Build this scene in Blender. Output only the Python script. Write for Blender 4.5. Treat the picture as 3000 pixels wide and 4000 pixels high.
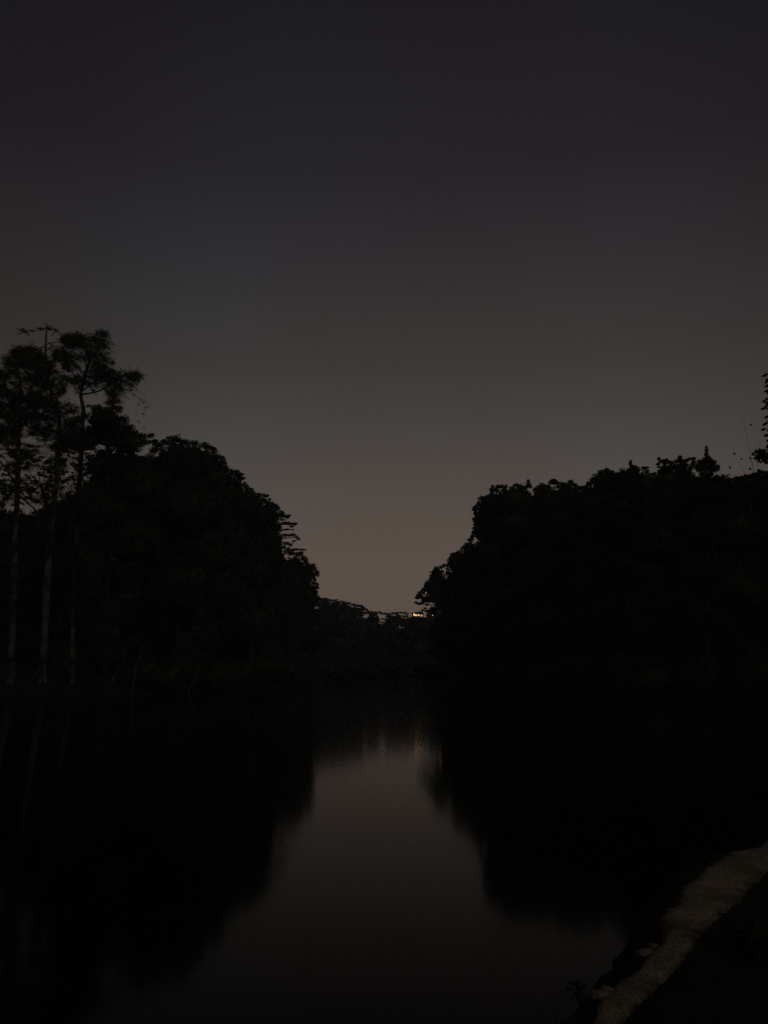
import bpy, math, random
import numpy as np

for o in list(bpy.data.objects):
    bpy.data.objects.remove(o)
S = bpy.context.scene
C = S.collection
rng = np.random.default_rng(11)
random.seed(5)

# ------------------------------------------------------------------ camera
CAM_H, PITCH, F = 1.8, math.radians(12.6), 2889.0     # F: focal length in pixels of the 3000 x 4000 photograph
cam = bpy.data.cameras.new('camera')
cam.sensor_fit = 'VERTICAL'
cam.sensor_height = 36.0
cam.lens = 36.0 * F / 4000.0
cam.clip_start, cam.clip_end = 0.1, 9000
camo = bpy.data.objects.new('camera', cam)
C.objects.link(camo)
camo.location = (0, 0, CAM_H)
camo.rotation_euler = (math.radians(90) + PITCH, 0, 0)
S.camera = camo

# ------------------------------------------------------------------ night sky
W = bpy.data.worlds.new('World')
S.world = W
W.use_nodes = True
nt = W.node_tree
nt.nodes.clear()
def N(t, typ, **kw):
    n = t.nodes.new(typ)
    for k, v in kw.items():
        setattr(n, k, v)
    return n
def ramp(node, stops):
    cr = node.color_ramp
    cr.interpolation = 'EASE' if len(stops) == 2 else 'LINEAR'
    while len(cr.elements) < len(stops):
        cr.elements.new(0.5)
    for e, (p, c) in zip(cr.elements, stops):
        e.position = p
        e.color = (c[0], c[1], c[2], 1) if not isinstance(c, float) else (c, c, c, 1)
def srgb(*v):
    return [((x / 255) / 12.92 if x / 255 < .04045 else ((x / 255 + .055) / 1.055) ** 2.4) for x in v]
def math_node(t, op, a, b=None, clamp=False):
    n = N(t, 'ShaderNodeMath', operation=op, use_clamp=clamp)
    for i, v in enumerate((a, b)):
        if v is None: continue
        if isinstance(v, (int, float)): n.inputs[i].default_value = v
        else: t.links.new(v, n.inputs[i])
    return n.outputs[0]
tc = N(nt, 'ShaderNodeTexCoord')
sep = N(nt, 'ShaderNodeSeparateXYZ')
nt.links.new(tc.outputs['Generated'], sep.inputs[0])
SKY_STOPS = [(0.00, srgb(116, 103, 91)), (0.09, srgb(108, 97, 87)), (0.22, srgb(90, 83, 77)), (0.31, srgb(76, 72, 69)),
             (0.40, srgb(63, 60, 58)), (0.50, srgb(51.5, 49, 50.5)), (0.60, srgb(40, 37.5, 42)), (0.74, srgb(29.5, 27.5, 33)), (1.0, srgb(24, 22.5, 29))]
r1 = N(nt, 'ShaderNodeValToRGB')
ramp(r1, SKY_STOPS)
nt.links.new(sep.outputs[2], r1.inputs[0])
# the town glow lies beyond the end of the river (+Y) and fades sideways
hx = math_node(nt, 'MULTIPLY', sep.outputs[0], sep.outputs[0])
hy = math_node(nt, 'MULTIPLY', sep.outputs[1], sep.outputs[1])
hl = math_node(nt, 'SQRT', math_node(nt, 'ADD', math_node(nt, 'ADD', hx, hy), 0.02))
ca = math_node(nt, 'DIVIDE', math_node(nt, 'ADD', math_node(nt, 'MULTIPLY', sep.outputs[1], 0.998), math_node(nt, 'MULTIPLY', sep.outputs[0], 0.055)), hl)
r2 = N(nt, 'ShaderNodeValToRGB')
ramp(r2, [(0.0, 0.44), (0.5, 0.44), (0.88, 0.56), (0.94, 0.74), (0.975, 0.93), (1.0, 1.0)])
nt.links.new(math_node(nt, 'MULTIPLY_ADD', ca, 0.5), r2.inputs[0])
nt.nodes[-1]
for n in nt.nodes:
    if n.type == 'MATH' and n.operation == 'MULTIPLY_ADD':
        n.inputs[2].default_value = 0.5
mul = N(nt, 'ShaderNodeMix', data_type='RGBA', blend_type='MULTIPLY')
mul.inputs[0].default_value = 1.0
nt.links.new(r1.outputs[0], mul.inputs[6])
nt.links.new(r2.outputs[0], mul.inputs[7])
# faint uneven thin cloud in the glow
nz = N(nt, 'ShaderNodeTexNoise')
nz.inputs['Scale'].default_value = 2.2
nz.inputs['Detail'].default_value = 3
nt.links.new(tc.outputs['Generated'], nz.inputs['Vector'])
rz = N(nt, 'ShaderNodeValToRGB')
ramp(rz, [(0.3, (0.99, 0.93, 0.91)), (0.7, (1.01, 1.04, 1.07))])
nt.links.new(nz.outputs[0], rz.inputs[0])
mul2 = N(nt, 'ShaderNodeMix', data_type='RGBA', blend_type='MULTIPLY')
mul2.inputs[0].default_value = 1.0
nt.links.new(mul.outputs[2], mul2.inputs[6])
nt.links.new(rz.outputs[0], mul2.inputs[7])
bg = N(nt, 'ShaderNodeBackground')
bg.inputs[1].default_value = 1.0
nt.links.new(mul2.outputs[2], bg.inputs[0])
# the last twilight of a sun far below the horizon
sky = N(nt, 'ShaderNodeTexSky', sky_type='NISHITA', sun_disc=False)
sky.sun_elevation = math.radians(-4.5)
sky.sun_rotation = math.radians(160)
bg2 = N(nt, 'ShaderNodeBackground')
bg2.inputs[1].default_value = 0.002
nt.links.new(sky.outputs[0], bg2.inputs[0])
adds = N(nt, 'ShaderNodeAddShader')
nt.links.new(bg.outputs[0], adds.inputs[0])
nt.links.new(bg2.outputs[0], adds.inputs[1])
wo = N(nt, 'ShaderNodeOutputWorld')
nt.links.new(adds.outputs[0], wo.inputs[0])

fill_sun = bpy.data.lights.new('added_fill_light', 'SUN')  # added weak warm lamp to lift left trunks and dirt strip; no moon known
fill_sun.energy = 0.09
fill_sun.angle = math.radians(3)
fill_sun.color = (1.0, 0.93, 0.82)
fill_o = bpy.data.objects.new('added_fill_light', fill_sun)
C.objects.link(fill_o)
fill_o.rotation_euler = (math.radians(62), 0, math.radians(38))
S.view_settings.view_transform = 'Standard'
S.view_settings.look = 'None'
S.view_settings.exposure = 0
S.view_settings.gamma = 1
S.view_settings.use_curve_mapping = False
S.cycles.use_denoising = False
S.cycles.max_bounces = 6

# ------------------------------------------------------------------ helpers
def P(px, py, D):
    """the point at forward distance D metres seen at photograph pixel (px, py)"""
    u, v = (px - 1500) / F, (2000 - py) / F
    cp, sp = math.cos(PITCH), math.sin(PITCH)
    d = np.array([u, cp - v * sp, sp + v * cp])
    return np.array([0, 0, CAM_H]) + d * (D / d[1])
def G(px, py, z):
    """the point at height z seen at photograph pixel (px, py)"""
    u, v = (px - 1500) / F, (2000 - py) / F
    cp, sp = math.cos(PITCH), math.sin(PITCH)
    d = np.array([u, cp - v * sp, sp + v * cp])
    return np.array([0, 0, CAM_H]) + d * ((z - CAM_H) / d[2])

def smooth(t):
    t = np.clip(t, 0, 1)
    return t * t * (3 - 2 * t)

class MB:
    """collects vertices and faces, links them as ONE mesh object"""
    def __init__(self): self.v, self.f, self.n = [], {}, 0
    def add(self, verts, faces):
        verts = np.asarray(verts, np.float32).reshape(-1, 3)
        faces = np.asarray(faces, np.int64)
        self.f.setdefault(faces.shape[1], []).append(faces + self.n)
        self.v.append(verts)
        self.n += len(verts)
    def build(self, name, mat, parent=None, smooth_shade=False, local=True):
        v = np.concatenate(self.v)
        if parent is not None and local:
            p = parent
            while p is not None:
                v = v - np.array(p.location, np.float32); p = p.parent
        me = bpy.data.meshes.new(name)
        loops, starts, k = [], [], 0
        for n, fl in self.f.items():
            fa = np.concatenate(fl)
            loops.append(fa.ravel())
            starts.append(k + np.arange(len(fa)) * n)
            k += fa.size
        loops = np.concatenate(loops).astype(np.int32)
        starts = np.concatenate(starts).astype(np.int32)
        me.vertices.add(len(v)); me.vertices.foreach_set('co', v.astype(np.float32).ravel())
        me.loops.add(len(loops)); me.loops.foreach_set('vertex_index', loops)
        me.polygons.add(len(starts)); me.polygons.foreach_set('loop_start', starts)
        me.update(calc_edges=True); me.validate()
        if smooth_shade:
            me.polygons.foreach_set('use_smooth', np.ones(len(me.polygons), bool))
        me.materials.append(mat)
        o = bpy.data.objects.new(name, me)
        C.objects.link(o)
        if parent is not None: o.parent = parent
        return o

def thing(name, label, cat, loc, group=None):
    o = bpy.data.objects.new(name, None)
    C.objects.link(o)
    o.location = [float(x) for x in loc]
    o.empty_display_size = 0.3
    tag(o, label, cat, group)
    return o
def tag(o, label, cat, group=None):
    o['label'] = label; o['category'] = cat
    if group: o['group'] = group
    return o
def struct(o):
    o['kind'] = 'structure'; return o
def stuff(o, label, cat):
    o['kind'] = 'stuff'; o['label'] = label; o['category'] = cat; return o

def tube(mb, pts, rad, sides=8, wob=0.08):
    pts = np.asarray(pts, float)
    # resample a smooth path
    t = np.arange(len(pts)); tt = np.linspace(0, len(pts) - 1, (len(pts) - 1) * 4 + 1)
    def cr(a):
        out = []
        for x in tt:
            i = min(int(x), len(pts) - 2); f = x - i
            p0, p1, p2, p3 = a[max(i - 1, 0)], a[i], a[i + 1], a[min(i + 2, len(pts) - 1)]
            out.append(.5 * ((2 * p1) + (-p0 + p2) * f + (2 * p0 - 5 * p1 + 4 * p2 - p3) * f * f + (-p0 + 3 * p1 - 3 * p2 + p3) * f ** 3))
        return np.array(out)
    p = cr(pts); r = np.maximum(np.interp(tt, t, rad), 1e-3)
    d = np.gradient(p, axis=0); d /= np.linalg.norm(d, axis=1)[:, None] + 1e-9
    ref = np.where(np.abs(d[:, 2:3]) > .8, np.array([[1., 0, 0]]), np.array([[0, 0, 1.]]))
    a = np.cross(d, ref); a /= np.linalg.norm(a, axis=1)[:, None]; b = np.cross(d, a)
    ang = np.linspace(0, 2 * np.pi, sides, endpoint=False)
    rr = r[:, None] * (1 + wob * rng.normal(size=(len(p), sides)))
    v = p[:, None] + rr[..., None] * (np.cos(ang)[None, :, None] * a[:, None] + np.sin(ang)[None, :, None] * b[:, None])
    n = len(p); i = np.arange(n - 1)[:, None] * sides; j = np.arange(sides)[None]; k = (j + 1) % sides
    mb.add(v.reshape(-1, 3), np.stack([i + j, i + k, i + sides + k, i + sides + j], -1).reshape(-1, 4))
    mb.add(v[-1], np.arange(sides)[None]); mb.add(v[0][::-1], np.arange(sides)[None])

def unit(n):
    d = rng.normal(size=(n, 3)); return d / np.linalg.norm(d, axis=1)[:, None]

# icosphere once
_ph = (1 + 5 ** .5) / 2
ICO_V = np.array([(-1, _ph, 0), (1, _ph, 0), (-1, -_ph, 0), (1, -_ph, 0), (0, -1, _ph), (0, 1, _ph), (0, -1, -_ph), (0, 1, -_ph), (_ph, 0, -1), (_ph, 0, 1), (-_ph, 0, -1), (-_ph, 0, 1)], float)
ICO_V /= np.linalg.norm(ICO_V[0])
ICO_F = np.array([(0, 11, 5), (0, 5, 1), (0, 1, 7), (0, 7, 10), (0, 10, 11), (1, 5, 9), (5, 11, 4), (11, 10, 2), (10, 7, 6), (7, 1, 8), (3, 9, 4), (3, 4, 2), (3, 2, 6), (3, 6, 8), (3, 8, 9), (4, 9, 5), (2, 4, 11), (6, 2, 10), (8, 6, 7), (9, 8, 1)])
def subdivide(v, f):
    v = list(map(tuple, v)); cache = {}; out = []
    def mid(a, b):
        k = (min(a, b), max(a, b))
        if k not in cache:
            m = (np.array(v[a]) + np.array(v[b])); m /= np.linalg.norm(m); cache[k] = len(v); v.append(tuple(m))
        return cache[k]
    for a, b, c in f:
        x, y, z = mid(a, b), mid(b, c), mid(c, a); out += [(a, x, z), (b, y, x), (c, z, y), (x, y, z)]
    return np.array(v), np.array(out)
ICO2_V, ICO2_F = subdivide(ICO_V, ICO_F)
ICO3_V, ICO3_F = subdivide(ICO2_V, ICO2_F)

def add_leaves(mb, pts, size, flat=0.0, droop=0.0):
    """one leaf-like quad per point, random size and tilt; flat > 0 turns them level"""
    n = len(pts)
    if n == 0: return
    a = unit(n); b = unit(n)
    if flat:
        a[:, 2] *= 1 - flat; b[:, 2] *= 1 - flat
    if droop:
        a = a * (1 - droop) + np.array([0, 0, -1.]) * droop
    a /= np.linalg.norm(a, axis=1)[:, None] + 1e-9
    b -= (a * b).sum(1)[:, None] * a; b /= np.linalg.norm(b, axis=1)[:, None] + 1e-9
    s = size * rng.uniform(.55, 1.25, (n, 1))
    l, w = a * s, b * s * rng.uniform(.3, .55, (n, 1))
    v = np.stack([pts - l * .5, pts + w - l * .05, pts + l * .5, pts - w + l * .05], 1)
    mb.add(v.reshape(-1, 3), np.arange(n * 4).reshape(n, 4))

def lump(mb, c, r, leaf, k, core=0.0, flat=0.0, soft=False):
    """one foliage clump: leaves through an ellipsoid, with an inner twiggy mass where the crown is closed"""
    r = np.asarray(r, float)
    n = max(6, int(k * (r[0] * r[2] + r[1] * r[2] + r[0] * r[1]) * 4 / leaf ** 2))
    d = unit(n) * (rng.uniform(0, 1, (n, 1)) ** .45) * 1.04
    if soft:                                    # a loose spray: thick at its twig, thinning out, hanging a little
        d = rng.normal(size=(n, 3)) * .52 + rng.normal(size=(1, 3)) * .15
        tw = rng.normal(size=(5, 3)) * .8
        pick = rng.integers(0, 8, n)
        for q in range(5):
            d[pick == q] = tw[q] * rng.uniform(.2, 1.3, ((pick == q).sum(), 1)) + rng.normal(size=((pick == q).sum(), 3)) * .13
        d[:, 2] -= .12 * (d[:, 0] ** 2 + d[:, 1] ** 2)
    add_leaves(mb, c + d * r, leaf, flat)
    if core:
        mb.add(c + ICO_V * r * core * rng.uniform(.8, 1.1, (12, 1)), ICO_F)

def lobe(mb, c, r, lr, leaf, k, core=.84, cover=.8, low=False):
    """a bough of foliage: clumps of radius lr all over an ellipsoid r, twigs and inner leaves as its core"""
    r = np.asarray(r, float)
    n = int(cover * 4 * (r.mean() / lr) ** 2)
    d = unit(n)
    for q in d:
        if q[2] < -.55 and not low: continue
        s = lr * rng.uniform(.6, 1.25)
        lump(mb, c + q * r * rng.uniform(.82, .98), (s, s, s * rng.uniform(.7, 1.)), leaf, k)
    if core:
        mb.add(c + ICO3_V * r * core * (1 + .07 * rng.normal(size=(len(ICO3_V), 1))), ICO3_F)

# ------------------------------------------------------------------ materials
def material(name, col, rough=.8, var=.35, scale=3.0, bump=0.0, spec=.3, col2=None):
    m = bpy.data.materials.new(name); m.use_nodes = True
    t = m.node_tree; b = t.nodes['Principled BSDF']
    tc = N(t, 'ShaderNodeTexCoord'); nz = N(t, 'ShaderNodeTexNoise')
    nz.inputs['Scale'].default_value = scale; nz.inputs['Detail'].default_value = 5
    t.links.new(tc.outputs['Object'], nz.inputs['Vector'])
    cr = N(t, 'ShaderNodeValToRGB')
    c2 = col2 or [c * (1 + var) for c in col]
    ramp(cr, [(.32, [c * (1 - var) for c in col]), (.68, c2)])
    t.links.new(nz.outputs[0], cr.inputs[0]); t.links.new(cr.outputs[0], b.inputs['Base Color'])
    b.inputs['Roughness'].default_value = rough
    b.inputs['Specular IOR Level'].default_value = spec
    if bump:
        bp = N(t, 'ShaderNodeBump'); bp.inputs['Strength'].default_value = bump; bp.inputs['Distance'].default_value = .05
        t.links.new(nz.outputs[0], bp.inputs['Height']); t.links.new(bp.outputs[0], b.inputs['Normal'])
    return m
M_leaf = material('dark_leaves', (.040, .055, .026), .75, .4, .7, spec=.15)
M_leaf2 = material('olive_leaves', (.065, .066, .034), .75, .4, .6, spec=.15)
M_leaf3 = material('blue_green_leaves', (.038, .052, .040), .75, .3, .2, spec=.15)
M_bark = material('brown_bark', (.03, .027, .022), .9, .4, 4, .6)
M_pale = material('pale_bark', (.105, .098, .083), .9, .8, .7, .6)
M_stem = material('grey_stem_bark', (.11, .10, .085), .9, .6, 1.5, .5)
M_soil = material('dark_soil', (.035, .032, .024), .95, .4, 1.2, .5, spec=.1)
M_dirt = material('trodden_dirt', (.36, .285, .20), .95, .3, 2.6, .8, spec=.1)
_t = M_dirt.node_tree; _n = N(_t, 'ShaderNodeTexNoise'); _n.inputs['Scale'].default_value = 38; _n.inputs['Detail'].default_value = 6
_tc = N(_t, 'ShaderNodeTexCoord'); _t.links.new(_tc.outputs['Object'], _n.inputs['Vector'])
_r = N(_t, 'ShaderNodeValToRGB'); ramp(_r, [(.35, .6), (.65, 1.12)]); _t.links.new(_n.outputs[0], _r.inputs[0])
_m = N(_t, 'ShaderNodeMix', data_type='RGBA', blend_type='MULTIPLY'); _m.inputs[0].default_value = 1
_b = _t.nodes['Principled BSDF']; _src = _b.inputs['Base Color'].links[0].from_socket
_t.links.new(_src, _m.inputs[6]); _t.links.new(_r.outputs[0], _m.inputs[7]); _t.links.new(_m.outputs[2], _b.inputs['Base Color'])
_bp = N(_t, 'ShaderNodeBump'); _bp.inputs['Strength'].default_value = .12; _bp.inputs['Distance'].default_value = .02
_t.links.new(_n.outputs[0], _bp.inputs['Height']); _t.links.new(_bp.outputs[0], _b.inputs['Normal'])
_at = N(_t, 'ShaderNodeAttribute', attribute_name='verge')
_n2 = N(_t, 'ShaderNodeTexNoise'); _n2.inputs['Scale'].default_value = 9; _n2.inputs['Detail'].default_value = 6; _t.links.new(_tc.outputs['Object'], _n2.inputs['Vector'])
_sum = math_node(_t, 'ADD', _at.outputs['Fac'], _n2.outputs[0])
_mr = N(_t, 'ShaderNodeMapRange'); _mr.inputs['From Min'].default_value = 1.0; _mr.inputs['From Max'].default_value = 1.42; _t.links.new(_sum, _mr.inputs['Value'])
_m3 = N(_t, 'ShaderNodeMix', data_type='RGBA'); _m3.inputs[7].default_value = (.06, .055, .035, 1)
_t.links.new(_mr.outputs[0], _m3.inputs[0]); _t.links.new(_m.outputs[2], _m3.inputs[6]); _t.links.new(_m3.outputs[2], _b.inputs['Base Color'])
M_stone = material('pale_stone', (.27, .235, .185), .9, .3, 6, .5, spec=.2)
M_grass = material('grass_blades', (.03, .037, .02), .8, .4, 2, spec=.15)
M_wall = material('painted_wall', (.24, .21, .18), .8, .1, 2)
M_roof = material('roof_tiles', (.12, .06, .045), .8, .2, 3)
M_metal = material('grey_metal', (.2, .2, .2), .5, .1, 3)
def emitter(name, col, s):
    m = bpy.data.materials.new(name); m.use_nodes = True
    b = m.node_tree.nodes['Principled BSDF']
    b.inputs['Base Color'].default_value = (*col, 1)
    b.inputs['Emission Color'].default_value = (*col, 1); b.inputs['Emission Strength'].default_value = s
    return m
M_glow = emitter('warm_window_light', (1.0, .42, .10), 1.3)
M_glow2 = emitter('pale_window_light', (1.0, .62, .24), 1.5)
M_lamp = emitter('white_lamp_light', (.9, .92, 1.0), .6)

mw = bpy.data.materials.new('river_water'); mw.use_nodes = True
t = mw.node_tree; b = t.nodes['Principled BSDF']
b.inputs['Base Color'].default_value = (.006, .0065, .0045, 1)
b.inputs['Roughness'].default_value = .085
b.inputs['IOR'].default_value = 1.13
tc_ = N(t, 'ShaderNodeTexCoord'); mp = N(t, 'ShaderNodeMapping')
mp.inputs['Scale'].default_value = (.7, 1.3, 1)
n1 = N(t, 'ShaderNodeTexNoise'); n1.inputs['Scale'].default_value = 7; n1.inputs['Detail'].default_value = 4
t.links.new(tc_.outputs['Object'], mp.inputs[0]); t.links.new(mp.outputs[0], n1.inputs['Vector'])
bp = N(t, 'ShaderNodeBump'); bp.inputs['Strength'].default_value = .006; bp.inputs['Distance'].default_value = .05
t.links.new(n1.outputs[0], bp.inputs['Height']); t.links.new(bp.outputs[0], b.inputs['Normal'])

# ------------------------------------------------------------------ ground and water
PATH_L = [(2290, 4060), (2305, 3960), (2318, 3885), (2400, 3822), (2482, 3772), (2505, 3728), (2590, 3680), (2572, 3625), (2562, 3578), (2630, 3530), (2640, 3462), (2728, 3385), (2838, 3325), (2945, 3290), (3030, 3250), (3160, 3196), (3330, 3140), (3600, 3075)]
PATH_R = [(2390, 4060), (2470, 3972), (2545, 3890), (2620, 3810), (2700, 3728), (2755, 3668), (2800, 3625), (2850, 3590), (2880, 3560), (2910, 3530), (2935, 3500), (2960, 3470), (2980, 3450), (3000, 3430), (3060, 3395), (3220, 3315), (3430, 3235), (3700, 3150)]
BANK_Z = .30
pl = np.array([G(x, y, BANK_Z) for x, y in PATH_L])[:, :2]
pr = np.array([G(x, y, BANK_Z) for x, y in PATH_R])[:, :2]
near_shore = [(p[0] - .28, p[1] + .12) for p in pl[1:]]
e = pl[-1]
river = np.array([(-60, 1.5), (-8, 2.0), (-2, 2.6), (pl[0][0] - .5, pl[0][1] - .1)] + near_shore
                 + [(e[0] + 3, e[1] + 3), (e[0] + 7, e[1] + 9), (23, 32), (26, 48), (24, 66), (21, 90), (15, 118), (10, 150), (8.5, 176), (12, 196), (-6, 206), (-20, 196), (-17.5, 172), (-18.5, 140), (-18.5, 112), (-22, 92), (-24.5, 80), (-27, 68), (-34, 62), (-60, 60), (-140, 70), (-300, 60), (-300, 1)], float)
def river_dist(x, y):
    """signed distance to the shore, positive on land"""
    p = np.stack([x.ravel(), y.ravel()], 1); d = np.full(len(p), 1e9); ins = np.zeros(len(p), bool)
    for a, bb in zip(river, np.roll(river, -1, 0)):
        ab = bb - a; tt = np.clip(((p - a) @ ab) / (ab @ ab), 0, 1)
        d = np.minimum(d, np.hypot(*(p - a - tt[:, None] * ab).T))
        c = ((a[1] > p[:, 1]) != (bb[1] > p[:, 1])) & (p[:, 0] < (bb[0] - a[0]) * (p[:, 1] - a[1]) / (bb[1] - a[1] + 1e-12) + a[0])
        ins ^= c
    return np.where(ins, -d, d).reshape(x.shape)
def vnoise(x, y, s, seed=0):
    x = x / s + 31.7 * seed; y = y / s - 17.3 * seed
    xi, yi = np.floor(x), np.floor(y); fx, fy = smooth(x - xi), smooth(y - yi)
    h = lambda i, j: np.modf(np.abs(np.sin(i * 127.1 + j * 311.7 + seed * 7.7) * 43758.5453))[0]
    return (h(xi, yi) * (1 - fx) + h(xi + 1, yi) * fx) * (1 - fy) + (h(xi, yi + 1) * (1 - fx) + h(xi + 1, yi + 1) * fx) * fy
def height(x, y):
    x = np.asarray(x, float); y = np.asarray(y, float)
    d = river_dist(x, y)
    d = d + ((vnoise(x, y, .4, 11) - .5) * .22 + (vnoise(x, y, .13, 12) - .5) * .08) * smooth((14 - np.hypot(x, y)) / 4)
    far = smooth((np.hypot(x, y) - 16) / 30)
    top = BANK_Z * (1 - far) + 1.25 * far
    run = .30 * (1 - far) + 4.5 * far
    land = top * smooth(d / run) + (vnoise(x, y, .8, 1) - .5) * .05 * smooth(d / .5)
    land += far * np.clip(d - 9, 0, 90) * .16 * (.7 + .6 * vnoise(x, y, 18, 2))
    hill = smooth((y - 205) / 105) * smooth((1600 - np.hypot(x, y)) / 900)
    up = 21.6 + 10 * smooth((-22 - x) / 30) + 3.0 * smooth((x - 8) / 12) + (vnoise(x, y, 25, 3) - .5) * 1.5
    land = np.maximum(land, hill * up)
    return np.where(d > 0, land, np.maximum(-1.6, d * .35))
def axis(lo, a, bb, hi, step, g=1.16):
    m = list(np.arange(a, bb + 1e-6, step)); s = step; x = bb
    while x < hi: s *= g; x += s; m.append(x)
    s = step; x = a; l = []
    while x > lo: s *= g; x -= s; l.append(x)
    return np.array(l[::-1] + m)
gx = axis(-2600, -3, 9, 2600, .12, 1.05); gy = axis(-2600, 1, 12, 2600, .12, 1.035)
X, Y = np.meshgrid(gx, gy); Z = height(X, Y)
ny, nx = X.shape
q = (np.arange(ny - 1)[:, None] * nx + np.arange(nx - 1)[None])
m = MB(); m.add(np.stack([X, Y, Z], -1).reshape(-1, 3), np.stack([q, q + 1, q + nx + 1, q + nx], -1).reshape(-1, 4))
struct(m.build('ground', M_soil, smooth_shade=True))
m = MB(); m.add([(-320, -20, 0), (60, -20, 0), (60, 230, 0), (-320, 230, 0)], [(0, 1, 2, 3)])
struct(m.build('water', mw))

# the trodden dirt strip along the near bank, as a sheet following the ground
def resample(p, n):
    s = np.concatenate([[0], np.cumsum(np.hypot(*np.diff(p, axis=0).T))]); t = np.linspace(0, s[-1], n)
    return np.stack([np.interp(t, s, p[:, 0]), np.interp(t, s, p[:, 1])], 1)
n_, k_ = 150, 16
a_, b_ = resample(pl, n_), resample(pr, n_)
w = np.linspace(0, 1, k_)[None, :, None]
xy = a_[:, None] * (1 - w) + b_[:, None] * w
jit = (vnoise(xy[..., 0], xy[..., 1], .22, 5) - .5)[..., None] * .05 + (vnoise(xy[..., 0], xy[..., 1], .06, 8) - .5)[..., None] * .03
side = (b_ - a_); side /= np.linalg.norm(side, axis=1)[:, None]
edge = np.abs(w - .5) * 2
xy = xy + side[:, None] * jit * edge ** 3
z = height(xy[..., 0], xy[..., 1]) + .022 + .016 * (vnoise(xy[..., 0], xy[..., 1], .35, 6) - .5) + .008 * (vnoise(xy[..., 0], xy[..., 1], .1, 7) - .5) - .05 * edge[..., 0] ** 4
q = (np.arange(n_ - 1)[:, None] * k_ + np.arange(k_ - 1)[None])
m = MB(); m.add(np.concatenate([xy, z[..., None]], -1).reshape(-1, 3), np.stack([q, q + 1, q + k_ + 1, q + k_], -1).reshape(-1, 4))
_o = m.build('dirt_path', M_dirt, smooth_shade=True); struct(_o)
_ca = _o.data.attributes.new('verge', 'FLOAT', 'POINT')     # how grassy the strip is towards its edges
_ca.data.foreach_set('value', np.broadcast_to(edge[..., 0], xy.shape[:2]).astype(np.float32).ravel())

# ------------------------------------------------------------------ trees
def tree(name, label, D, trunk, lumps=(), lobes=(), lpx=4.6, rpx=15, k=2.4, lk=.8, mat=M_leaf, bark=M_bark, group=None,
         depth=4.0, core=0.55, flat=0.0, roots=(), limbs=6, cover=.8, extra=(), cat='tree', base_r=None):
    """trunk: [(px, py, radius in px), ...] from the ground up; lumps/lobes: (px, py, rx, ry[, depth offset in m]) seen from the photograph,
    each placed at its own real distance"""
    s = D / F; leaf = lpx * s; lr = rpx * s
    tp = [P(x, y, D) for x, y, r in trunk]; tr = [r * s for x, y, r in trunk]
    gz = float(height(np.array([tp[0][0]]), np.array([tp[0][1]]))[0])
    tp = [np.array([tp[0][0], tp[0][1], gz - .25])] + ([p for p in tp[1:] if p[2] > gz + .3] or [tp[0] + [0, 0, 4.]])
    tr = [tr[0]] + tr[-(len(tp) - 1):]
    root = thing(name, label, cat, (tp[0][0], tp[0][1], gz), group)
    mb = MB(); tube(mb, tp, tr, 9)
    for (x, y, r, dd) in roots:
        ep = P(x, y, D + dd); ep[2] = float(height(ep[0:1], ep[1:2])[0]) - .1
        st = tp[0] + [0, 0, 1.9]
        tube(mb, [st, (st + ep) / 2 + [0, 0, -.35], ep], [tr[0] * .6, tr[0] * .5, r * s], 6)
    mb.build('trunk', bark, root, True)
    cr = MB(); cents = []
    for l in lobes:
        x, y, rx, ry = l[:4]; dd = l[4] if len(l) > 4 else rng.uniform(-.5, .5) * depth
        c = P(x, y, D + dd); sc = (D + dd) / F
        lobe(cr, c, (rx * sc, rx * sc * .85, ry * sc), lr, leaf * 1.7, lk * 1.6, core=.78, cover=cover * 1.3)
        cents.append(c)
    for l in lumps:
        x, y, rx, ry = l[:4]; dd = l[4] if len(l) > 4 else rng.uniform(-.5, .5) * depth
        kk = l[5] if len(l) > 5 else k
        c = P(x, y, D + dd); sc = (D + dd) / F
        lump(cr, c, (rx * sc, (rx * .6 + ry * .4) * sc, ry * sc), leaf, kk, core, flat, lpx < 3.5)
        cents.append(c)
    cr.build('crown', mat, root)
    # limbs from the trunk to the boughs
    order = sorted(range(len(cents)), key=lambda i: -cents[i][2])
    for i in order[::max(1, len(order) // max(1, limbs))][:limbs]:
        c = cents[i]
        ks = [j for j in range(1, len(tp)) if tp[j][2] < c[2] - .3] or [max(0, len(tp) - 2)]
        j = ks[-1]; st = tp[j]
        if np.linalg.norm(c - st) < .6: continue
        mid = (st + c) / 2 + np.array([0, 0, .12 * np.linalg.norm(c - st)]) + rng.normal(size=3) * .15
        lb = MB(); tube(lb, [st, mid, c], [tr[j] * .55, tr[j] * .35, .02], 6); lb.build('branch', bark, root, True)
    for pts, rads in extra:
        lb = MB(); tube(lb, [P(x, y, D) for x, y in pts], [r * s for r in rads], 6); lb.build('branch', bark, root, True)
    return root

def scatter(lst, n, spread, r):
    """more small clumps round the given ones"""
    out = []
    for _ in range(n):
        x, y, rx, ry = random.choice(lst)[:4]
        a = random.uniform(0, 6.283)
        q = random.uniform(.8, 1.25)
        s = random.uniform(.5, 1.2) * r
        out.append((x + math.cos(a) * rx * q * spread, y + math.sin(a) * ry * q * spread, s * 1.15, s * .8))
    return out

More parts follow.
